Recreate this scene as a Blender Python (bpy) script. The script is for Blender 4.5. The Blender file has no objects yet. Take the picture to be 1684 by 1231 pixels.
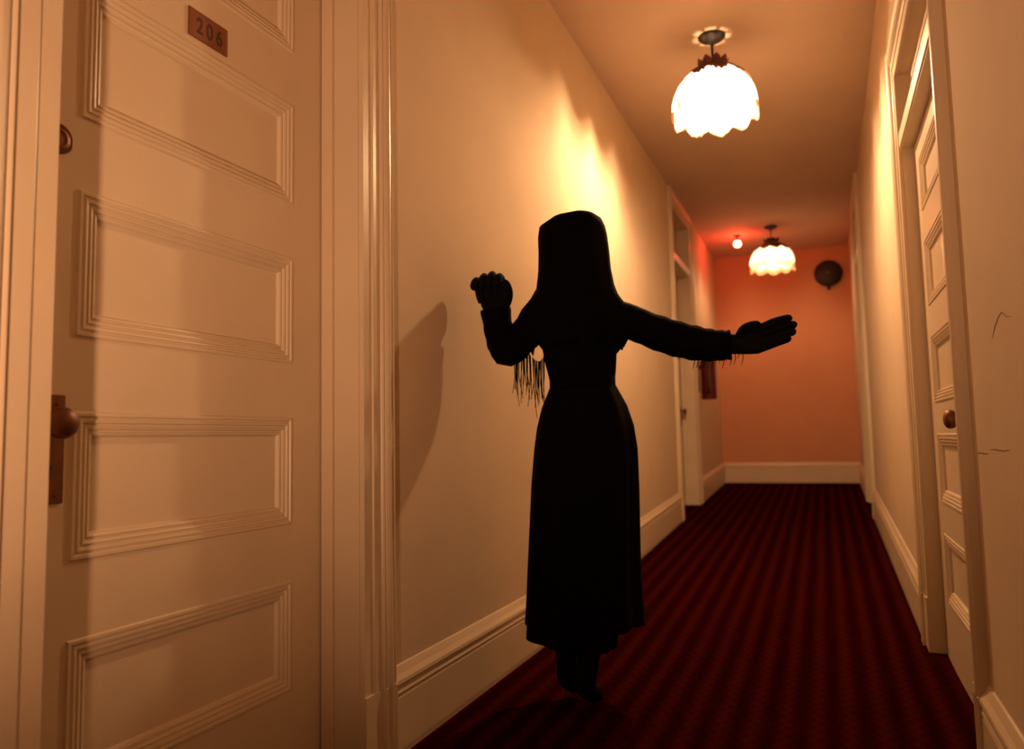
import bpy, bmesh, math, random
from mathutils import Vector, Matrix, Quaternion
random.seed(7)
scene = bpy.context.scene
C = scene.collection

# ------------------------------------------------------------------ camera
# world: X across the corridor (left wall -1.228, right wall +0.36), Y down the corridor, Z up
CAM_H = 0.92
YAW, PIT, ROL = 0.38829, 0.084866, -0.020364
fw = Vector((-math.sin(YAW) * math.cos(PIT), math.cos(YAW) * math.cos(PIT), math.sin(PIT)))
r0 = Vector((math.cos(YAW), math.sin(YAW), 0)); u0 = r0.cross(fw)
rt = r0 * math.cos(ROL) + u0 * math.sin(ROL); up = -r0 * math.sin(ROL) + u0 * math.cos(ROL)
cd = bpy.data.cameras.new('camera'); cam = bpy.data.objects.new('camera', cd); C.objects.link(cam)
cd.sensor_width = 36.0; cd.lens = 36.0 * 1252.5 / 1684.0; cd.clip_start = 0.05
cam.matrix_world = Matrix(((rt.x, up.x, -fw.x, 0), (rt.y, up.y, -fw.y, 0), (rt.z, up.z, -fw.z, CAM_H), (0, 0, 0, 1)))
cd.dof.use_dof = True; cd.dof.focus_distance = 2.1; cd.dof.aperture_fstop = 2.4   # focused on the near door
scene.camera = cam

# ------------------------------------------------------------------ world, lights, exposure
world = bpy.data.worlds.new('world'); scene.world = world; world.use_nodes = True
world.node_tree.nodes['Background'].inputs[0].default_value = (1.0, 0.5, 0.25, 1)
world.node_tree.nodes['Background'].inputs[1].default_value = 0.0
scene.view_settings.view_transform = 'Standard'; scene.view_settings.look = 'None'
scene.view_settings.exposure = 0.0; scene.view_settings.gamma = 1.0
scene.view_settings.use_curve_mapping = False
scene.cycles.use_denoising = True
scene.cycles.max_bounces = 6; scene.cycles.diffuse_bounces = 4
scene.cycles.use_adaptive_sampling = True; scene.cycles.adaptive_threshold = 0.02
scene.cycles.sample_clamp_indirect = 6.0

LAMP_COL = (1.0, 0.60, 0.31)
LAMP_W = 132.0
FLASH_W = 142.0
EXIT_W = 8.0
# the photographer's hand-held lamp, just behind and below the camera
fl = bpy.data.lights.new('flash_lamp', 'SPOT'); fl.energy = FLASH_W; fl.color = (1.0, 0.53, 0.29)
fl.shadow_soft_size = 0.035; fl.spot_size = math.radians(124); fl.spot_blend = 1.0
flo = bpy.data.objects.new('flash_lamp', fl); C.objects.link(flo)
flo.location = (-0.30, -0.40, 0.74)
flo.rotation_euler = Vector((-0.46, 1.0, 1.0)).to_track_quat('-Z', 'Y').to_euler()

# ------------------------------------------------------------------ materials
def mat(name, col, rough=0.6, metal=0.0, var=0.0, vscale=6.0, bump=0.0, bscale=90.0, spec=0.5, col2=None):
    m = bpy.data.materials.new(name); m.use_nodes = True
    nt = m.node_tree; b = nt.nodes['Principled BSDF']
    b.inputs['Base Color'].default_value = (*col, 1); b.inputs['Roughness'].default_value = rough
    b.inputs['Metallic'].default_value = metal; b.inputs['Specular IOR Level'].default_value = spec
    tc = nt.nodes.new('ShaderNodeTexCoord')
    if var > 0:
        n = nt.nodes.new('ShaderNodeTexNoise'); n.inputs['Scale'].default_value = vscale
        n.inputs['Detail'].default_value = 4.0
        nt.links.new(tc.outputs['Object'], n.inputs['Vector'])
        rp = nt.nodes.new('ShaderNodeValToRGB')
        c2 = col2 or tuple(c * (1 - var) for c in col)
        rp.color_ramp.elements[0].color = (*c2, 1); rp.color_ramp.elements[1].color = (*col, 1)
        rp.color_ramp.elements[0].position = 0.35; rp.color_ramp.elements[1].position = 0.65
        nt.links.new(n.outputs['Fac'], rp.inputs['Fac']); nt.links.new(rp.outputs['Color'], b.inputs['Base Color'])
    if bump > 0:
        n2 = nt.nodes.new('ShaderNodeTexNoise'); n2.inputs['Scale'].default_value = bscale
        n2.inputs['Detail'].default_value = 3.0
        nt.links.new(tc.outputs['Object'], n2.inputs['Vector'])
        bp = nt.nodes.new('ShaderNodeBump'); bp.inputs['Strength'].default_value = bump
        bp.inputs['Distance'].default_value = 0.004
        nt.links.new(n2.outputs['Fac'], bp.inputs['Height']); nt.links.new(bp.outputs['Normal'], b.inputs['Normal'])
    return m

M = {}
M['wall'] = mat('wall_paint', (0.70, 0.56, 0.40), 0.9, var=0.05, vscale=2.5, bump=0.12, bscale=120, spec=0.08)
M['wall_end'] = mat('terracotta_paint', (0.68, 0.35, 0.20), 0.9, var=0.05, vscale=2.5, bump=0.12, bscale=120, spec=0.08)
M['ceil'] = mat('ceiling_paint', (0.68, 0.52, 0.40), 0.8, var=0.05, vscale=2.0, bump=0.1, bscale=80, spec=0.2)
M['paint'] = mat('enamel_paint', (0.72, 0.59, 0.42), 0.38, var=0.05, vscale=4.0, bump=0.05, bscale=60, spec=0.45)
M['brass'] = mat('aged_brass', (0.22, 0.09, 0.036), 0.45, 0.65, var=0.35, vscale=30, spec=0.5)
M['plate'] = mat('copper_plate', (0.27, 0.10, 0.035), 0.5, 0.35, var=0.2, vscale=22)
M['dark'] = mat('dark_iron', (0.016, 0.008, 0.006), 0.6, 0.1, var=0.3, vscale=20)
M['engrave'] = mat('engraved_enamel', (0.06, 0.016, 0.006), 0.6, var=0.2, vscale=30)
M['cloth'] = mat('black_cloth', (0.0025, 0.002, 0.002), 0.95, var=0.4, vscale=9, bump=0.2, bscale=200, spec=0.05)
M['cloth2'] = mat('black_shawl', (0.0022, 0.0017, 0.0017), 0.95, var=0.4, vscale=14, bump=0.25, bscale=150, spec=0.05)
M['skin'] = mat('black_glove', (0.0035, 0.0025, 0.002), 0.8, var=0.3, vscale=30, spec=0.1)
M['red'] = mat('red_enamel', (0.12, 0.003, 0.003), 0.35, var=0.15, vscale=8)
M['black'] = mat('black_rubber', (0.012, 0.01, 0.01), 0.6, var=0.2, vscale=20)
M['glass'] = mat('transom_glass', (0.10, 0.055, 0.025), 0.08, var=0.2, vscale=3, spec=0.8)
M['mauve'] = mat('mauve_lace', (0.16, 0.055, 0.05), 0.85, var=0.5, vscale=40)
M['crack'] = mat('plaster_crack', (0.16, 0.08, 0.04), 0.9, var=0.2, vscale=40)

def carpet():
    m = bpy.data.materials.new('red_carpet'); m.use_nodes = True; nt = m.node_tree
    b = nt.nodes['Principled BSDF']; b.inputs['Roughness'].default_value = 0.95
    b.inputs['Specular IOR Level'].default_value = 0.0
    tc = nt.nodes.new('ShaderNodeTexCoord'); sp = nt.nodes.new('ShaderNodeSeparateXYZ')
    nt.links.new(tc.outputs['Object'], sp.inputs[0])
    def math_(op, a, v=None, b2=None):
        n = nt.nodes.new('ShaderNodeMath'); n.operation = op
        if isinstance(a, (int, float)): n.inputs[0].default_value = a
        else: nt.links.new(a, n.inputs[0])
        if v is not None:
            if isinstance(v, (int, float)): n.inputs[1].default_value = v
            else: nt.links.new(v, n.inputs[1])
        return n.outputs[0]
    sx = math_('SINE', math_('MULTIPLY', sp.outputs[0], 2 * math.pi / 0.0475))
    sy = math_('SINE', math_('MULTIPLY', sp.outputs[1], 2 * math.pi / 0.07))
    sx2 = math_('SINE', math_('MULTIPLY', sp.outputs[0], 2 * math.pi / 0.095))
    dia = math_('MULTIPLY', sx, sy)
    pat = math_('ADD', math_('MULTIPLY', dia, 0.3), math_('MULTIPLY', sx2, 0.6))
    r = nt.nodes.new('ShaderNodeValToRGB')
    e = r.color_ramp.elements
    e[0].position = 0.25; e[0].color = (0.021, 0.0016, 0.0018, 1)
    e[1].position = 0.85; e[1].color = (0.054, 0.0058, 0.0032, 1)
    e2 = e.new(0.5); e2.color = (0.035, 0.0028, 0.0022, 1)
    nt.links.new(math_('ADD', math_('MULTIPLY', pat, 0.5), 0.5), r.inputs['Fac'])
    nz = nt.nodes.new('ShaderNodeTexNoise'); nz.inputs['Scale'].default_value = 260
    nt.links.new(tc.outputs['Object'], nz.inputs['Vector'])
    mx = nt.nodes.new('ShaderNodeMixRGB'); mx.blend_type = 'MULTIPLY'; mx.inputs[0].default_value = 0.6
    nt.links.new(r.outputs[0], mx.inputs[1]); nt.links.new(nz.outputs['Fac'], mx.inputs[2])
    nt.links.new(mx.outputs[0], b.inputs['Base Color'])
    bp = nt.nodes.new('ShaderNodeBump'); bp.inputs['Strength'].default_value = 0.5; bp.inputs['Distance'].default_value = 0.006
    nt.links.new(nz.outputs['Fac'], bp.inputs['Height']); nt.links.new(bp.outputs['Normal'], b.inputs['Normal'])
    return m
M['carpet'] = carpet()

def shade_mat(name, col, trans):
    m = bpy.data.materials.new(name); m.use_nodes = True; nt = m.node_tree
    nt.nodes.remove(nt.nodes['Principled BSDF'])
    d = nt.nodes.new('ShaderNodeBsdfDiffuse'); t = nt.nodes.new('ShaderNodeBsdfTranslucent'); mx = nt.nodes.new('ShaderNodeMixShader')
    tc = nt.nodes.new('ShaderNodeTexCoord'); nz = nt.nodes.new('ShaderNodeTexNoise'); nz.inputs['Scale'].default_value = 30
    nt.links.new(tc.outputs['Object'], nz.inputs['Vector'])
    rp = nt.nodes.new('ShaderNodeValToRGB'); rp.color_ramp.elements[0].color = tuple(c * 0.8 for c in col) + (1,); rp.color_ramp.elements[1].color = (*col, 1)
    nt.links.new(nz.outputs['Fac'], rp.inputs['Fac'])
    nt.links.new(rp.outputs[0], d.inputs[0]); nt.links.new(rp.outputs[0], t.inputs[0])
    mx.inputs[0].default_value = trans
    nt.links.new(d.outputs[0], mx.inputs[1]); nt.links.new(t.outputs[0], mx.inputs[2])
    nt.links.new(mx.outputs[0], nt.nodes['Material Output'].inputs['Surface'])
    return m
M['shade'] = shade_mat('silk_shade', (0.88, 0.78, 0.68), 0.55)
M['fringe'] = shade_mat('shade_fringe', (0.75, 0.45, 0.28), 0.45)

def emit(name, col, s):
    m = bpy.data.materials.new(name); m.use_nodes = True; nt = m.node_tree
    b = nt.nodes['Principled BSDF']; b.inputs['Base Color'].default_value = (*col, 1)
    b.inputs['Emission Color'].default_value = (*col, 1); b.inputs['Emission Strength'].default_value = s
    return m
M['bulb'] = emit('lit_bulb', LAMP_COL, LAMP_W / (math.pi * 0.017))
M['bulb_far'] = emit('lit_bulb_weak', LAMP_COL, 0.16 * LAMP_W / (math.pi * 0.017))
M['redbulb'] = emit('lit_red_globe', (1.0, 0.045, 0.022), EXIT_W / (math.pi * 0.022))

# ------------------------------------------------------------------ helpers
def link(name, me, m, parent=None, smooth=False):
    if m is not None and not me.materials: me.materials.append(M[m] if isinstance(m, str) else m)
    if smooth:
        for p in me.polygons: p.use_smooth = True
    o = bpy.data.objects.new(name, me); C.objects.link(o)
    if parent is not None: o.parent = parent
    return o

def build(name, bm, m, parent=None, smooth=False, recalc=True):
    if recalc: bmesh.ops.recalc_face_normals(bm, faces=bm.faces[:])
    me = bpy.data.meshes.new(name); bm.to_mesh(me); bm.free()
    return link(name, me, m, parent, smooth)

def tag(o, label, cat, group=None, kind=None):
    o['label'] = label; o['category'] = cat
    if group: o['group'] = group
    if kind: o['kind'] = kind
    return o

def empty(name, loc=(0, 0, 0)):
    o = bpy.data.objects.new(name, None); C.objects.link(o); o.location = loc
    o.empty_display_size = 0.1
    return o

def box(bm, a, b):
    x0, y0, z0 = a; x1, y1, z1 = b
    v = [bm.verts.new(p) for p in ((x0, y0, z0), (x1, y0, z0), (x1, y1, z0), (x0, y1, z0), (x0, y0, z1), (x1, y0, z1), (x1, y1, z1), (x0, y1, z1))]
    for f in ((0, 1, 2, 3), (4, 5, 6, 7), (0, 1, 5, 4), (1, 2, 6, 5), (2, 3, 7, 6), (3, 0, 4, 7)):
        bm.faces.new([v[i] for i in f])

def strip(bm, rows, closed_rows=False, cap=True):
    """rows: list of equal-length point lists; bridges them into a surface."""
    V = [[bm.verts.new(p) for p in r] for r in rows]
    n = len(V[0])
    for a, b in zip(V[:-1], V[1:]):
        for i in range(n if closed_rows else n - 1):
            j = (i + 1) % n
            bm.faces.new((a[i], a[j], b[j], b[i]))
    if cap:
        bm.faces.new(V[0]); bm.faces.new(V[-1])
    return V

def lathe(bm, prof, n=24, axis='Z', o=(0, 0, 0), cap=True):
    rows = []
    for r, h in prof:
        row = []
        for i in range(n):
            a = 2 * math.pi * i / n; c, s = r * math.cos(a), r * math.sin(a)
            p = {'Z': (c, s, h), 'X': (h, c, s), 'Y': (c, h, s)}[axis]
            row.append((o[0] + p[0], o[1] + p[1], o[2] + p[2]))
        rows.append(row)
    strip(bm, rows, True, cap)

def tube(bm, pts, radii, n=8):
    pts = [Vector(p) for p in pts]; rows = []
    if isinstance(radii, (int, float)): radii = [radii] * len(pts)
    ref = None
    for i, p in enumerate(pts):
        d = (pts[min(i + 1, len(pts) - 1)] - pts[max(i - 1, 0)]).normalized()
        if ref is None: ref = d.orthogonal().normalized()
        s = (ref - d * ref.dot(d)).normalized(); t = d.cross(s); ref = s
        rows.append([tuple(p + (s * math.cos(2 * math.pi * k / n) + t * math.sin(2 * math.pi * k / n)) * radii[i]) for k in range(n)])
    strip(bm, rows, True, True)

# ------------------------------------------------------------------ dimensions
XL, XR = -1.228, 0.365
Y0, Y1 = -3.0, 10.0
HC = 3.204
RAMP_Y, RAMP_S = 3.2, 0.047
def zf(y): return max(0.0, (y - RAMP_Y) * RAMP_S)
CAS_W = 0.15
PL_H = 0.225          # plinth block height

# ------------------------------------------------------------------ room shell
bm = bmesh.new()
prof = [(Y0 - .2, 0), (RAMP_Y, 0), (Y1 + .2, zf(Y1 + .2)), (Y1 + .2, -.2), (Y0 - .2, -.2)]
strip(bm, [[(x, y, z) for y, z in prof] for x in (XL - .2, XR + .2)], True, True)
tag(build('floor', bm, 'carpet'), 'dark red patterned carpet running the length of the corridor floor', 'floor', kind='structure')

bm = bmesh.new(); box(bm, (XL - .2, Y0 - .2, HC), (XR + .2, Y1 + .2, HC + .15))
tag(build('ceiling', bm, 'ceil'), 'pale painted ceiling above the corridor', 'ceiling', kind='structure')

# openings: (y_near, y_far, z_top)
OPEN_L = [(0.900, 1.847, 2.47), (6.98, 7.90, 3.05)]
OPEN_R = [(2.53, 3.60, 2.46), (7.35, 8.25, 3.05)]
def wall(name, xa, xb, opens, label):
    bm = bmesh.new(); y = Y0
    for a, b, zt in opens:
        box(bm, (xa, y, -.1), (xb, a, HC)); box(bm, (xa, a, zt), (xb, b, HC)); y = b
    box(bm, (xa, y, -.1), (xb, Y1, HC))
    return tag(build(name, bm, 'wall'), label, 'wall', kind='structure')
wall('wall_left', XL - .2, XL, OPEN_L, 'cream plaster wall on the left behind the dark figure')
WR = wall('wall_right', XR, XR + .2, OPEN_R, 'cream plaster wall on the right with hairline cracks')
bm = bmesh.new(); box(bm, (XL - .2, Y1, -.1), (XR + .2, Y1 + .15, HC))
tag(build('wall_back', bm, 'wall_end'), 'plain orange-tinted wall closing the far end of the corridor', 'wall', kind='structure')
bm = bmesh.new(); box(bm, (XL - .2, Y0 - .15, -.1), (XR + .2, Y0, HC))
tag(build('wall_front', bm, 'wall'), 'plain cream wall closing the corridor behind the viewer', 'wall', kind='structure')

def crack(pts):
    bm = bmesh.new(); tube(bm, [(XR - .0004, y, z) for y, z in pts], [0.0003] + [0.0009] * (len(pts) - 2) + [0.0003], 5)
    build('crack', bm, 'crack', WR)
crack([(2.03, 1.128), (1.99, 1.15), (1.945, 1.168), (1.91, 1.172), (1.885, 1.163), (1.86, 1.155), (1.82, 1.15)])
crack([(2.33, .858), (2.28, .862), (2.22, .860), (2.17, .862)])
crack([(2.16, .872), (2.08, .874), (2.0, .872), (1.93, .876)])

# ------------------------------------------------------------------ baseboards
BB = [(0, 0), (.024, 0), (.026, .02), (.024, .165), (.021, .172), (.026, .180), (.022, .190), (.022, .200), (.028, .206), (.026, .216), (.016, .230), (.009, .244), (.006, .250), (0, .252)]
def baseboard(name, side, segs, label):
    root = tag(empty(name, (XL if side < 0 else XR, segs[0][0], 0)), label, 'baseboard', kind='structure')
    for a, b in segs:
        ys = [a] + ([RAMP_Y] if a < RAMP_Y < b else []) + [b]
        bm = bmesh.new()
        strip(bm, [[((d if side < 0 else -d), y - segs[0][0], h + zf(y)) for d, h in BB] for y in ys], True, True)
        build('skirting_board', bm, 'paint', root)
baseboard('baseboard_left', -1, [(Y0, .750), (1.997, 6.83), (8.05, Y1)], 'tall moulded white baseboard along the left wall')
baseboard('baseboard_right', 1, [(Y0, 2.38), (3.75, 7.20), (8.40, Y1)], 'tall moulded white baseboard along the right wall')
bm = bmesh.new()
strip(bm, [[(x, Y1 - d, h + zf(Y1)) for d, h in BB] for x in (XL, XR)], True, True)
tag(build('baseboard_back', bm, 'paint'), 'moulded baseboard along the foot of the far end wall', 'baseboard', kind='structure')

# ------------------------------------------------------------------ door frames
CP = [(0, 0), (0, .012), (.002, .014), (.043, .014), (.0445, .018), (.047, .019), (.080, .018), (.083, .015), (.086, .022), (.090, .026), (.095, .024), (.098, .017), (.101, .025), (.108, .030), (.118, .033), (.128, .031), (.134, .024), (.137, .018), (.140, .026), (.146, .028), (.150, .024), (.150, 0)]
PP = [(-.001, 0), (-.001, .018), (.001, .020), (.088, .020), (.091, .030), (.096, .033), (.101, .030), (.104, .022), (.134, .022), (.137, .030), (.143, .033), (.150, .030), (.151, .026), (.151, 0)]
def frame(name, side, ya, yb, zt, rec, label, zbar=None, cas_scale=1.0):
    """casing, plinths, jambs (and transom bar) round an opening; rec = depth of the door face behind the wall"""
    xw = XL if side < 0 else XR
    zb = zf((ya + yb) / 2)
    X = lambda d: (d if side < 0 else -d) * cas_scale
    root = tag(empty(name, (xw, ya, zb)), label, 'door frame', kind='structure')
    oy = ya
    for sgn, y in ((-1, ya), (1, yb)):
        bm = bmesh.new()
        zlo = zf(y + sgn * .07) - zb - .01
        strip(bm, [[(X(d), y - oy + sgn * w, z) for w, d in CP] for z in (zlo + PL_H, zt - zb + CAS_W)], True, True)
        build('casing', bm, 'paint', root)
        bm = bmesh.new()
        strip(bm, [[(X(d), y - oy + sgn * w, z) for w, d in PP] for z in (zlo, zlo + PL_H)], True, True)
        build('plinth_block', bm, 'paint', root)
        bm = bmesh.new()   # jamb lining, standing just proud of the masonry
        j = .004
        y_in, y_out = y - oy - sgn * j, y - oy + sgn * .001
        box(bm, (-(rec + .06) if side < 0 else 0, min(y_in, y_out), -.02), (0 if side < 0 else rec + .06, max(y_in, y_out), zt - zb))
        build('jamb', bm, 'paint', root)
        if rec > .05:
            bm = bmesh.new()
            ys2 = sorted((y - oy - sgn * j, y - oy - sgn * .016))
            xs = sorted(((-rec + .004) if side < 0 else rec - .004, (-rec + .042) if side < 0 else rec - .042))
            box(bm, (xs[0], ys2[0], -.02), (xs[1], ys2[1], zt - zb))
            bmesh.ops.bevel(bm, geom=bm.edges[:], offset=.002, segments=1, affect='EDGES')
            build('door_stop', bm, 'paint', root)
    bm = bmesh.new()
    strip(bm, [[(X(d * .98), y - oy, zt - zb + w) for w, d in CP] for y in (ya - CAS_W + .001, yb + CAS_W - .001)], True, True)
    build('head_casing', bm, 'paint', root)
    if zbar:
        bm = bmesh.new()
        xs = sorted((0.0 + X(.01), -(rec + .05) if side < 0 else rec + .05))
        box(bm, (xs[0], .004, zbar - zb), (xs[1], yb - ya - .004, zbar - zb + .07))
        bmesh.ops.bevel(bm, geom=bm.edges[:], offset=.006, segments=2, affect='EDGES')
        build('transom_bar', bm, 'paint', root)
        xg = -(rec + .02) if side < 0 else rec + .02
        def sash(a, b, nm, m):
            bm2 = bmesh.new(); box(bm2, a, b)
            bmesh.ops.bevel(bm2, geom=bm2.edges[:], offset=.004, segments=1, affect='EDGES')
            return build(nm, bm2, m, root)
        z0, z1 = zbar - zb + .07, zt - zb; w = yb - ya
        sash((xg - .018, .004, z0), (xg + .018, .05, z1), 'sash_stile', 'paint')
        sash((xg - .018, w - .05, z0), (xg + .018, w - .004, z1), 'sash_stile', 'paint')
        sash((xg - .0175, .05, z0), (xg + .0175, w - .05, z0 + .045), 'sash_rail', 'paint')
        sash((xg - .0175, .05, z1 - .045), (xg + .0175, w - .05, z1), 'sash_rail', 'paint')
        sash((xg - .004, .05, z0 + .045), (xg + .004, w - .05, z1 - .045), 'pane', 'glass')
    return root

# ------------------------------------------------------------------ panelled doors
MOULD = [(0, .0), (.003, .004), (.009, .004), (.0115, .000), (.015, .000), (.017, .003), (.022, .002), (.0245, -.003), (.028, -.003), (.030, .000), (.035, -.002), (.037, -.007), (.040, -.007), (.042, -.004), (.047, -.006), (.050, -.013), (.052, -.015)]
def door(name, side, ya, yb, ztop, rec, label, panels, knob_y, hinge_far=True, stile=(.135, .138), knob_z=.967, plate=False, zbase=None):
    """five-panel door; local frame: x towards the corridor = +d, y along the wall, z up"""
    xw = (XL - rec) if side < 0 else (XR + rec)
    zb = zf((ya + yb) / 2) if zbase is None else zbase
    root = tag(empty(name, (xw, ya, zb)), label, 'door', kind='structure')
    w = yb - ya; S = 1 if side < 0 else -1
    T = .04
    def bx(nm, u0, u1, v0, v1, d0, d1, m='paint', bev=.0, parent=root):
        bm = bmesh.new(); x = sorted((S * d0, S * d1)); box(bm, (x[0], u0, v0), (x[1], u1, v1))
        if bev: bmesh.ops.bevel(bm, geom=bm.edges[:], offset=bev, segments=2, affect='EDGES')
        return build(nm, bm, m, parent)
    g = .0045
    sl, sr = stile
    bx('stile', g, sl, .008, ztop, -T, 0); bx('stile', w - sr, w - g, .008, ztop, -T, 0)
    edges = [.008] + [e for p in panels for e in p] + [ztop]
    for i in range(0, len(edges), 2):
        bx('rail', sl, w - sr, edges[i], edges[i + 1], -T, -.0001)
    for lo, hi in panels:
        u0, u1 = sl, w - sr
        bm = bmesh.new(); rows = []
        for ins, d in MOULD:
            rows.append([(S * d, u0 + ins, lo + ins), (S * d, u1 - ins, lo + ins), (S * d, u1 - ins, hi - ins), (S * d, u0 + ins, hi - ins)])
        strip(bm, rows, True, False)
        build('panel_moulding', bm, 'paint', root)
        bx('panel', u0 + .04, u1 - .04, lo + .04, hi - .04, -T + .005, -.0145)
    # lock plate, knob, keyhole, dead bolt
    ku, kz = knob_y, knob_z
    lp = bx('lock_plate', ku - .029, ku + .031, kz - .151, kz + .055, 0, .004, 'brass', .0015)
    for dz in (.038, -.135):
        bm = bmesh.new(); lathe(bm, [(.0001, S * .0062), (.003, S * .006), (.0045, S * .0035)], 10, 'X', (0, ku + .014, kz + dz))
        build('screw', bm, 'brass', lp)
    bm = bmesh.new(); lathe(bm, [(.0055, S * .0035), (.0055, S * .0046)], 12, 'X', (0, ku, kz - .083)); x = sorted((S * .0035, S * .0046)); box(bm, (x[0], ku - .003, kz - .105), (x[1], ku + .003, kz - .085))
    build('keyhole', bm, 'black', lp)
    bm = bmesh.new()
    lathe(bm, [(.022, S * .004), (.021, S * .008), (.013, S * .011), (.010, S * .024), (.014, S * .030), (.024, S * .034), (.029, S * .042), (.030, S * .050), (.027, S * .059), (.019, S * .065), (.008, S * .068), (.0005, S * .0685)], 28, 'X', (0, ku - .008, kz))
    build('knob', bm, 'brass', root, smooth=True)
    bm = bmesh.new()
    lathe(bm, [(.030, 0), (.030, S * .004), (.027, S * .006), (.024, S * .0045), (.019, S * .007), (.0145, S * .008), (.0135, S * .006), (.0005, S * .006)], 28, 'X', (0, ku + .001, kz + .554))
    db = build('dead_bolt', bm, 'brass', root)
    bm = bmesh.new(); x = sorted((S * .0055, S * .0068)); box(bm, (x[0], ku - .0035, kz + .549), (x[1], ku - .0005, kz + .561))
    build('key_slot', bm, 'black', db)
    if plate:
        pl = bx('number_plate', 1.317 - ya, 1.444 - ya, 1.895, 1.965, 0, .0035, 'plate', .001)
        for k, ch in enumerate('206'):
            cu = bpy.data.curves.new('digit', 'FONT'); cu.body = ch; cu.size = .056; cu.extrude = .0003
            cu.align_x = 'CENTER'; cu.align_y = 'CENTER'; cu.offset = 0.0011
            to = bpy.data.objects.new('digit_source', cu); C.objects.link(to)
            dg = bpy.context.evaluated_depsgraph_get()
            me = bpy.data.meshes.new_from_object(to.evaluated_get(dg)); bpy.data.objects.remove(to)
            # text x -> wall y, text y -> z, text normal -> +x
            for v in me.vertices:
                x, y, z = v.co; v.co = (z, x * .78, y)
            me.materials.clear(); me.materials.append(M['engrave'])
            o = link('digit', me, None, pl); o.location = (.0038, 1.3525 - ya + k * .0315, 1.928)
    return root

PAN = [(.266, .555), (.703, .992), (1.139, 1.435), (1.583, 1.876), (2.028, 2.320)]
REC = .125
frame('trim_1', -1, .900, 1.847, 2.47, REC, 'fluted white door casing round the near left door', None)
door('door_1', -1, .904, 1.843, 2.455, REC, 'cream five-panel door with brass number plate, knob and lock', PAN, .094, stile=(.142, .137), plate=True)
frame('trim_2', -1, 6.98, 7.90, 3.05, REC, 'white casing and transom of the distant left door', zf(7.44) + 2.36)
door('door_2', -1, 6.984, 7.896, 2.35, REC, 'cream door in the left wall beyond the dark figure', PAN, .80)
frame('trim_3', 1, 2.53, 3.60, 2.46, .045, 'white casing and transom of the nearer right door', 2.13)
PAN3 = [(.25, .52), (.64, .91), (1.03, 1.30), (1.42, 1.69), (1.81, 2.03)]
door('door_3', 1, 2.534, 3.596, 2.12, .045, 'cream door edge-on in the right wall with brass knob', PAN3, .20, knob_z=.955, zbase=0.0, stile=(.25, .15))
frame('trim_4', 1, 7.35, 8.25, 3.05, .05, 'white casing and transom of the distant right door', zf(7.8) + 2.36)
door('door_4', 1, 7.354, 8.246, 2.35, .05, 'cream door far down the right wall', PAN, .12)

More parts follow.
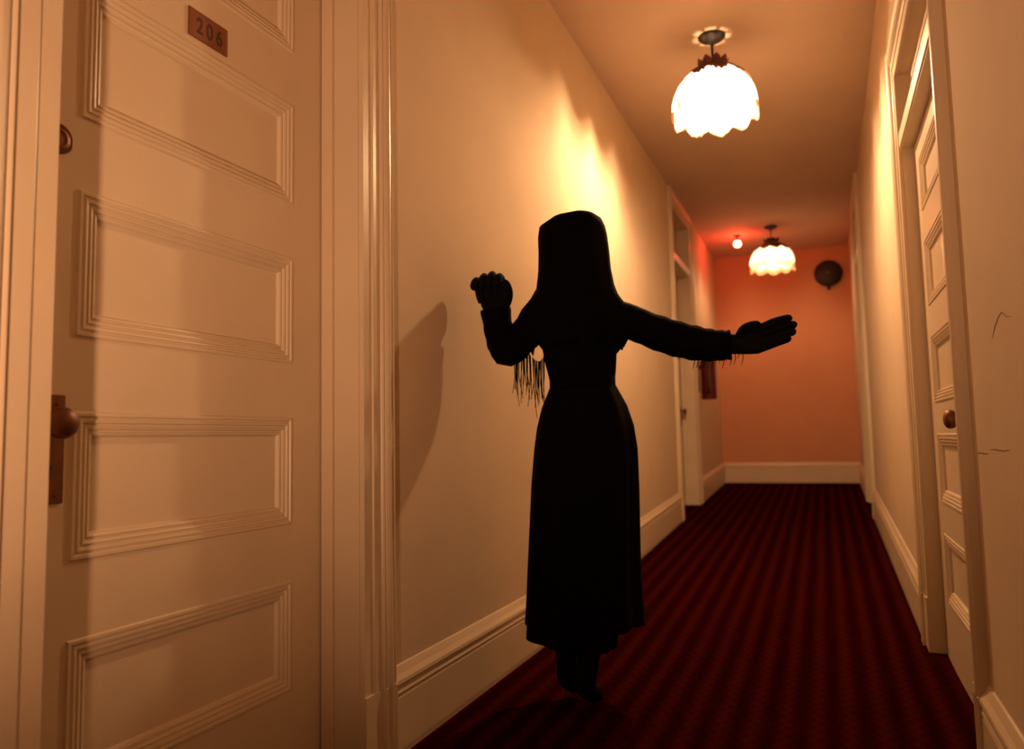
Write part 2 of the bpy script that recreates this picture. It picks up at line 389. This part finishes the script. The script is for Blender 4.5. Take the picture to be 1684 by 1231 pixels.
# ------------------------------------------------------------------ hanging ceiling lamps
def make_lamp():
    root = empty('ceiling_lamp')
    tag(root, 'fringed silk ceiling lamp glowing white above the dark figure', 'lamp', 'fringed ceiling lamps')
    # z = 0 at the ceiling
    bm = bmesh.new(); lathe(bm, [(.078, 0), (.078, -.006), (.066, -.018), (.040, -.030), (.018, -.036), (.012, -.048), (.0005, -.048)], 28)
    build('canopy', bm, 'dark', root, True)
    bm = bmesh.new(); lathe(bm, [(.007, -.04), (.007, -.20)], 10)
    build('stem', bm, 'dark', root, True)
    # lobed dome: ten gores
    NG, PER = 10, 10
    N = NG * PER
    prof = [(.062, -.195), (.095, -.206), (.135, -.228), (.172, -.258), (.204, -.295), (.226, -.334), (.238, -.372), (.241, -.408)]
    bm = bmesh.new(); rows = []
    for k, (r, z) in enumerate(prof):
        row = []
        for i in range(N):
            a = 2 * math.pi * i / N; ph = (i % PER) / PER
            lobe = abs(math.sin(math.pi * ph))
            t = k / (len(prof) - 1)
            rr = r * (1 - .06 * (1 - lobe) * t)
            zz = z - .038 * lobe * t * t
            row.append((rr * math.cos(a), rr * math.sin(a), zz))
        rows.append(row)
    strip(bm, rows, True, False)
    build('lamp_shade', bm, 'shade', root, True)
    # lace collar lying over the upper dome, ragged lower edge
    bm = bmesh.new(); rows = []
    for k, (r, z) in enumerate([(.066, -.189), (.100, -.200), (.141, -.222), (.194, -.272)]):
        row = []
        for i in range(N):
            a = 2 * math.pi * i / N; rag = (.014 * math.sin(i * 2.6) + .034 * abs(math.cos(math.pi * (i % PER) / PER)) - .012) * (k == 3)
            row.append(((r + rag * .6) * math.cos(a), (r + rag * .6) * math.sin(a), z - rag))
        rows.append(row)
    strip(bm, rows, True, False)
    build('lace_collar', bm, 'mauve', root, True)
    # pierced plate added to dim the ceiling glow; its gaps throw rays
    bm = bmesh.new()
    for k in range(7):
        a0 = 2 * math.pi * (k + .1) / 7 + .3; a1 = a0 + 2 * math.pi / 7 * .80
        rows = [[(r * math.cos(a), r * math.sin(a), z) for a in (a0, a0 * .67 + a1 * .33, a0 * .33 + a1 * .67, a1)] for r, z in ((.006, -.196), (.066, -.196), (.066, -.193), (.006, -.193))]
        strip(bm, rows + [rows[0]], False, False)
    build('added_baffle', bm, 'brass', root)
    # ruffle of leaf-shaped tips round the neck
    tip = None
    for k in range(9):
        if tip is None:
            bm = bmesh.new()
            ol = [(-.022, 0), (-.030, .022), (-.020, .046), (0, .064), (.020, .046), (.030, .022), (.022, 0)]
            f = [bm.verts.new((.060 + .5 * z, y, -.194 + z * .85)) for y, z in ol]
            b = [bm.verts.new((.056 + .5 * z, y, -.192 + z * .85)) for y, z in ol]
            bm.faces.new(f); bm.faces.new(list(reversed(b)))
            for i in range(len(ol)):
                j = (i + 1) % len(ol); bm.faces.new((f[i], f[j], b[j], b[i]))
            o = build('ruffle_leaf', bm, 'mauve', root); tip = o.data
        else:
            o = link('ruffle_leaf', tip, None, root)
        o.rotation_euler.z = 2 * math.pi * k / 9 + .2
    # fringe: hundreds of fine strands along the scalloped rim
    bm = bmesh.new()
    for i in range(300):
        a = 2 * math.pi * i / 300; ph = (i % 30) / 30; lobe = abs(math.sin(math.pi * ph))
        r = .241 * (1 - .06 * (1 - lobe)); z = -.408 - .038 * lobe
        L = .045 + random.random() * .015
        c, s = math.cos(a), math.sin(a); t = .0012
        v = []
        for rr, zz in ((r, z + .006), (r + .002, z - L * .5), (r - .001, z - L)):
            v.append([bm.verts.new((rr * c - t * s, rr * s + t * c, zz)), bm.verts.new((rr * c + t * s, rr * s - t * c, zz)), bm.verts.new(((rr + .0016) * c, (rr + .0016) * s, zz))])
        for p, q in zip(v[:-1], v[1:]):
            for j in range(3): bm.faces.new((p[j], p[(j + 1) % 3], q[(j + 1) % 3], q[j]))
    fr = build('fringe', bm, 'fringe', root); fr['kind'] = 'stuff'
    bm = bmesh.new(); lathe(bm, [(.007, -.20), (.008, -.27), (.018, -.285), (.018, -.325), (.014, -.335)], 14)
    build('socket', bm, 'brass', root)
    bm = bmesh.new(); lathe(bm, [(.0005, -.458), (.016, -.453), (.028, -.438), (.033, -.415), (.028, -.388), (.016, -.358), (.013, -.335)], 20)
    build('bulb', bm, 'bulb', root, True)
    return root

def copy_tree(o, parent=None):
    c = o.copy(); C.objects.link(c); c.parent = parent
    for ch in o.children: copy_tree(ch, c)
    return c
L1 = make_lamp(); L1.location = (-.492, 4.34, HC)
L2 = copy_tree(L1); L2.location = (-.452, 8.73, HC)
for ch in L2.children:
    if ch.name.startswith('bulb'):      # the far bulb is a weaker one
        ch.material_slots[0].link = 'OBJECT'; ch.material_slots[0].material = M['bulb_far']
L2['label'] = 'smaller-looking fringed ceiling lamp glowing near the far end wall'

# ------------------------------------------------------------------ red exit lamp
ex = tag(empty('exit_lamp', (-.83, 8.95, HC)), 'small glowing red exit lamp hanging by the far ceiling corner', 'lamp')
bm = bmesh.new(); lathe(bm, [(.045, 0), (.045, -.006), (.034, -.016), (.012, -.020), (.010, -.045), (.024, -.050), (.024, -.066), (.0005, -.066)], 20)
build('mount', bm, 'dark', ex, True)
bm = bmesh.new(); lathe(bm, [(.020, -.064), (.034, -.074), (.042, -.092), (.042, -.108), (.032, -.128), (.016, -.138), (.0005, -.140)], 20)
build('red_globe', bm, 'redbulb', ex, True)

# ------------------------------------------------------------------ alarm bell on the far wall
bell = tag(empty('alarm_bell', (.125, Y1, 2.862)), 'dark round alarm bell high on the far end wall', 'bell')
bm = bmesh.new(); lathe(bm, [(.055, 0), (.055, -.03), (.04, -.035)], 20, 'Y'); build('back_box', bm, 'dark', bell)
bm = bmesh.new(); lathe(bm, [(.160, -.028), (.163, -.036), (.158, -.048), (.140, -.064), (.105, -.078), (.060, -.086), (.022, -.089), (.0005, -.089)], 36, 'Y'); build('gong', bm, 'dark', bell, True)
bm = bmesh.new(); lathe(bm, [(.020, -.086), (.018, -.094), (.011, -.100), (.0005, -.101)], 16, 'Y'); build('hub_nut', bm, 'brass', bell, True)
bm = bmesh.new(); box(bm, (-.02, -.05, -.2), (.02, 0, -.15)); bmesh.ops.bevel(bm, geom=bm.edges[:], offset=.006, segments=2, affect='EDGES'); build('striker', bm, 'black', bell)

# ------------------------------------------------------------------ fire extinguisher on the left wall
fx = tag(empty('fire_extinguisher', (XL + .105, 8.25, 1.30)), 'dark red cylinder extinguisher hanging on the left wall by the far corner', 'extinguisher')
bm = bmesh.new(); lathe(bm, [(.068, 0), (.078, .006), (.080, .02), (.080, .40), (.074, .43), (.055, .46), (.03, .475), (.022, .485), (.0005, .485)], 28)
build('cylinder', bm, 'red', fx, True)
bm = bmesh.new(); lathe(bm, [(.022, .48), (.022, .52), (.0005, .521)], 14); box(bm, (-.012, -.10, .515), (.012, .03, .527)); box(bm, (-.012, -.11, .545), (.012, .03, .556)); box(bm, (-.01, .015, .5), (.01, .03, .556))
build('valve', bm, 'black', fx)
bm = bmesh.new(); tube(bm, [(0, -.02, .50), (.0, -.07, .49), (.01, -.098, .44), (.01, -.094, .3), (.01, -.094, .14), (.01, -.094, .05)], [.009] * 4 + [.012, .018], 10)
build('hose', bm, 'black', fx, True)
bm = bmesh.new(); box(bm, (-.105, -.03, .08), (-.095, .03, .50)); box(bm, (-.10, -.02, .33), (-.07, .02, .36))
build('bracket', bm, 'dark', fx)

# ------------------------------------------------------------------ the dark figure
PX, PY = -.805, 2.60
person = tag(empty('person', (PX, PY, 0)), 'person in black hooded shawl and long black dress, arms spread', 'person')
def skin_mesh(nodes, edges, root, sub=2):
    names = list(nodes); idx = {n: i for i, n in enumerate(names)}
    me = bpy.data.meshes.new('body')
    me.from_pydata([nodes[n][0] for n in names], [(idx[a], idx[b]) for a, b in edges], [])
    o = bpy.data.objects.new('body_source', me); C.objects.link(o)
    o.modifiers.new('s', 'SKIN')
    for n in names:
        sv = me.skin_vertices[0].data[idx[n]]; r = nodes[n][1]
        sv.radius = (r, r) if isinstance(r, (int, float)) else r
        sv.use_root = (n == root)
    ss = o.modifiers.new('u', 'SUBSURF'); ss.levels = sub; ss.render_levels = sub
    dg = bpy.context.evaluated_depsgraph_get()
    out = bpy.data.meshes.new_from_object(o.evaluated_get(dg)); bpy.data.objects.remove(o)
    return out
# joints relative to (PX, PY, 0); -x is towards the left wall, +y is down the corridor (the figure's front)
n = {
 'pelvis': ((0, 0, .96), (.125, .10)), 'waist': ((0, 0, 1.12), (.105, .08)), 'chest': ((0, 0, 1.28), (.12, .09)),
 'neckb': ((0, 0, 1.41), (.06, .055)), 'neck': ((0, .01, 1.46), .048), 'skull': ((0, .015, 1.55), (.072, .085)), 'crown': ((0, .005, 1.63), (.068, .08)), 'top': ((0, 0, 1.675), .04),
 'chin': ((0, .085, 1.49), .03), 'nose': ((0, .112, 1.56), .012), 
 'lsh': ((-.13, 0, 1.375), .055), 'lel': ((-.268, -.02, 1.235), .042), 'lwr': ((-.30, -.05, 1.395), .028), 'lpalm': ((-.306, -.055, 1.445), (.036, .018)),
 'rsh': ((.14, 0, 1.365), .055), 'rel': ((.375, .03, 1.245), .043), 'rwr': ((.575, .04, 1.225), .028), 'rpalm': ((.635, .04, 1.235), (.02, .036)),
 'lhip': ((-.085, 0, .88), .085), 'lkn': ((-.08, .03, .48), .058), 'lan': ((-.07, -.02, .085), .036), 'lto': ((-.075, .10, .035), .034),
 'rhip': ((.085, 0, .88), .085), 'rkn': ((.06, -.02, .48), .058), 'ran': ((.02, -.10, .085), .036), 'rto': ((.03, .02, .035), .034),
}
e = [('pelvis', 'waist'), ('waist', 'chest'), ('chest', 'neckb'), ('neckb', 'neck'), ('neck', 'skull'), ('skull', 'crown'), ('crown', 'top'), ('skull', 'chin'), ('skull', 'nose'),
     ('chest', 'lsh'), ('lsh', 'lel'), ('lel', 'lwr'), ('lwr', 'lpalm'), ('chest', 'rsh'), ('rsh', 'rel'), ('rel', 'rwr'), ('rwr', 'rpalm'),
     ('pelvis', 'lhip'), ('lhip', 'lkn'), ('lkn', 'lan'), ('lan', 'lto'), ('pelvis', 'rhip'), ('rhip', 'rkn'), ('rkn', 'ran'), ('ran', 'rto')]
body = link('body', skin_mesh(n, e, 'pelvis'), 'skin', person, True)
# gloved hands: palm with five separate bent fingers each
def hand(nm, wrist, axis, wdir, palm, fingers, rad):
    axis, wdir = Vector(axis).normalized(), Vector(wdir).normalized(); tdir = axis.cross(wdir)
    bm = bmesh.new()
    rows = []
    for t, hw, ht, off in palm:          # oval sections from the wrist to the knuckles
        c = Vector(wrist) + axis * t + wdir * off
        rows.append([tuple(c + wdir * hw * math.cos(2 * math.pi * k / 20) + tdir * ht * math.sin(2 * math.pi * k / 20)) for k in range(20)])
    strip(bm, rows, True, True)
    for ch in fingers:
        pts = [Vector(p) for p in ch]; n_ = len(pts)
        P, Q = [], []
        for i in range(n_ - 1):
            p = [pts[max(0, min(n_ - 1, i + k))] for k in (-1, 0, 1, 2)]
            for t in (0, .34, .67):
                P.append(.5 * (2 * p[1] + (p[2] - p[0]) * t + (2 * p[0] - 5 * p[1] + 4 * p[2] - p[3]) * t * t + (3 * p[1] - p[0] - 3 * p[2] + p[3]) * t ** 3))
                Q.append(rad * (1.04 - .16 * (i + t) / (n_ - 1)))
        d = (pts[-1] - pts[-2]).normalized()
        P += [pts[-1], pts[-1] + d * rad * .5, pts[-1] + d * rad * .8]; Q += [rad * .86, rad * .62, rad * .2]
        tube(bm, P, Q, 12)
    return build(nm, bm, 'skin', person, True)
# left hand raised beside the wall, fingers bent over at the tips
LH = Vector((-.296, -.055, 1.36))
lf = []
for dx, h in [(-.050, .048), (-.021, .060), (.008, .064), (.034, .054)]:
    b = LH + Vector((dx * .9 - .004, 0, .070))
    lf.append([b, b + Vector((dx * .14, -.006, .022)), b + Vector((dx * .2, -.014, .022 + h * .6)), b + Vector((dx * .2, -.036, .022 + h)), b + Vector((dx * .16, -.060, .012 + h * .72))])
lf.append([LH + Vector((.022, -.004, .030)), LH + Vector((.052, -.018, .058)), LH + Vector((.066, -.034, .090)), LH + Vector((.060, -.046, .120))])
hand('glove', LH, (0, 0, 1), (1, 0, 0), [(-.03, .034, .026, 0), (.0, .036, .026, 0), (.03, .046, .027, 0), (.06, .056, .026, -.003), (.085, .060, .023, -.005), (.10, .052, .016, -.006), (.105, .03, .008, -.006)], lf, .0185)
# right hand stretched out across the corridor
RH = Vector((.520, .04, 1.222))
rf = []
for dz, ln in [(.034, .082), (.012, .096), (-.011, .092), (-.032, .076)]:
    b = RH + Vector((.088, 0, dz + .012)); 
    rf.append([b, b + Vector((.022, -.003, .006)), b + Vector((.022 + ln * .45, -.008, .018 + dz * .05)), b + Vector((.022 + ln * .8, -.016, .024 + dz * .03)), b + Vector((.022 + ln, -.026, .026))])
rf.append([RH + Vector((.030, -.008, .016)), RH + Vector((.046, -.020, .044)), RH + Vector((.070, -.030, .056)), RH + Vector((.094, -.034, .058))])
hand('glove', RH, (1, 0, .09), (0, 0, 1), [(-.04, .030, .026, 0), (.0, .031, .026, 0), (.03, .036, .026, 0), (.06, .043, .024, .002), (.09, .047, .021, .003), (.108, .042, .015, .003), (.114, .024, .008, .003)], rf, .0150)

def loft(nm, rings, m, N=64, folds=None, cap=(False, False), skip=None, thick=.004):
    """rings: (z, cx, cy, rx, ry); folds(t, a) scales the radius"""
    bm = bmesh.new(); V = []
    for k, (z, cx, cy, rx, ry) in enumerate(rings):
        t = k / (len(rings) - 1); row = []
        for i in range(N):
            a = 2 * math.pi * i / N; s, dz = folds(t, a) if folds else (1, 0)
            row.append(bm.verts.new((cx + rx * s * math.cos(a), cy + ry * s * math.sin(a), z + dz)))
        V.append(row)
    for k in range(len(V) - 1):
        for i in range(N):
            j = (i + 1) % N
            if skip and skip(.5 * (rings[k][0] + rings[k + 1][0]), 2 * math.pi * (i + .5) / N): continue
            bm.faces.new((V[k][i], V[k][j], V[k + 1][j], V[k + 1][i]))
    if cap[0]: bm.faces.new(V[0])
    if cap[1]: bm.faces.new(V[-1])
    bmesh.ops.recalc_face_normals(bm, faces=bm.faces[:])
    o = build(nm, bm, m, person, True)
    return o
def hood_f(t, a):
    return 1 + .018 * math.sin(a * 9 + t * 4) * t, (.02 * math.sin(a * 7) + .012 * math.sin(a * 13)) if t > .99 else 0
loft('hood', [(1.720, .046, -.02, .012, .012), (1.715, .036, -.02, .046, .07), (1.700, .012, -.02, .090, .11), (1.675, -.004, -.02, .117, .13), (1.64, -.003, -.02, .123, .138), (1.58, -.001, -.015, .126, .14), (1.52, -.002, -.01, .130, .14), (1.46, -.004, 0, .141, .14), (1.425, -.010, 0, .160, .14), (1.39, -.016, 0, .190, .142), (1.35, -.015, 0, .215, .145), (1.30, -.004, 0, .205, .15), (1.245, 0, 0, .165, .145)],
     'cloth2', folds=hood_f, cap=(True, False), skip=lambda z, a: 1.47 < z < 1.66 and abs(a - math.pi / 2) < .62)
loft('bodice', [(1.36, 0, 0, .15, .115), (1.28, .002, 0, .138, .115), (1.20, .006, 0, .130, .112), (1.15, .010, 0, .122, .105), (1.10, .012, 0, .112, .10)], 'cloth')
bm = bmesh.new()
lathe(bm, [(.112, 1.095), (.117, 1.10), (.117, 1.135), (.112, 1.14)], 40, 'Z', (.012, 0, 0), False)
build('sash', bm, 'cloth2', person, True)
def skirt_f(t, a):
    amp = .012 + .06 * t
    return 1 + amp * (.6 * math.sin(a * 11 + 1.3 + t) + .4 * math.sin(a * 7 - .5)), (.03 * math.sin(a * 2 + 2.2) if t > .999 else 0)
loft('skirt', [(1.115, .012, 0, .112, .10), (1.08, .014, 0, .128, .115), (1.03, .016, 0, .152, .135), (.96, .017, 0, .172, .15), (.88, .016, 0, .183, .16), (.75, .010, 0, .190, .17), (.60, .004, 0, .194, .178), (.45, -.002, 0, .198, .186), (.34, -.004, 0, .203, .192), (.262, -.006, 0, .207, .195)],
     'cloth', N=96, folds=skirt_f)
loft('petticoat', [(.9, .01, 0, .13, .12), (.6, .0, 0, .135, .13), (.35, .0, 0, .13, .13), (.20, .0, 0, .10, .11)], 'cloth', folds=lambda t, a: (1 + .04 * math.sin(a * 8), 0))
def sleeve(pts, rad):
    P, Q = [], []
    for i in range(len(pts) - 1):       # Catmull-Rom resampling rounds the elbow
        p = [Vector(pts[max(0, min(len(pts) - 1, i + k))]) for k in (-1, 0, 1, 2)]
        for t in (0, .25, .5, .75):
            P.append(.5 * (2 * p[1] + (p[2] - p[0]) * t + (2 * p[0] - 5 * p[1] + 4 * p[2] - p[3]) * t * t + (3 * p[1] - p[0] - 3 * p[2] + p[3]) * t ** 3))
            w = rad[i] * (1 - t) + rad[i + 1] * t
            Q.append(w * (1 + .035 * math.sin(len(P) * 1.9)))
    P.append(Vector(pts[-1])); Q.append(rad[-1])
    bm = bmesh.new(); tube(bm, P, Q, 20)
    build('sleeve', bm, 'cloth2', person, True)
sleeve([(-.09, 0, 1.375), (-.15, -.005, 1.345), (-.215, -.015, 1.285), (-.262, -.022, 1.245), (-.282, -.03, 1.275), (-.292, -.042, 1.33), (-.298, -.052, 1.40)], [.062, .064, .060, .060, .057, .054, .056])
sleeve([(.08, 0, 1.365), (.16, .0, 1.335), (.25, .012, 1.292), (.33, .022, 1.258), (.40, .03, 1.236), (.46, .035, 1.224), (.505, .038, 1.222), (.525, .04, 1.222)], [.055, .056, .060, .062, .060, .055, .050, .050])
# shawl fringe hanging below the raised arm and from the other sleeve
bm = bmesh.new()
for k in range(34):
    t = k / 33
    x = -.245 + .125 * t; z = 1.20 + .03 * math.sin(t * 6) ; L = .10 + .13 * random.random() * (1 - abs(t - .45))
    y = -.03 + .03 * random.random()
    tube(bm, [(x, y, z + .03), (x + .004 * random.uniform(-1, 1), y, z - L * .5), (x + .012 * random.uniform(-1, 1), y, z - L)], [.0022, .0018, .0010], 4)
for k in range(14):
    t = k / 13; x = .40 + .16 * t; z = 1.19 + .01 * t; L = .025 + .03 * random.random()
    tube(bm, [(x, .03, z + .02), (x + .003, .03, z - L * .5), (x - .004, .03, z - L)], [.0022, .0018, .0010], 4)
fr = build('shawl_fringe', bm, 'cloth2', person); fr['kind'] = 'stuff'
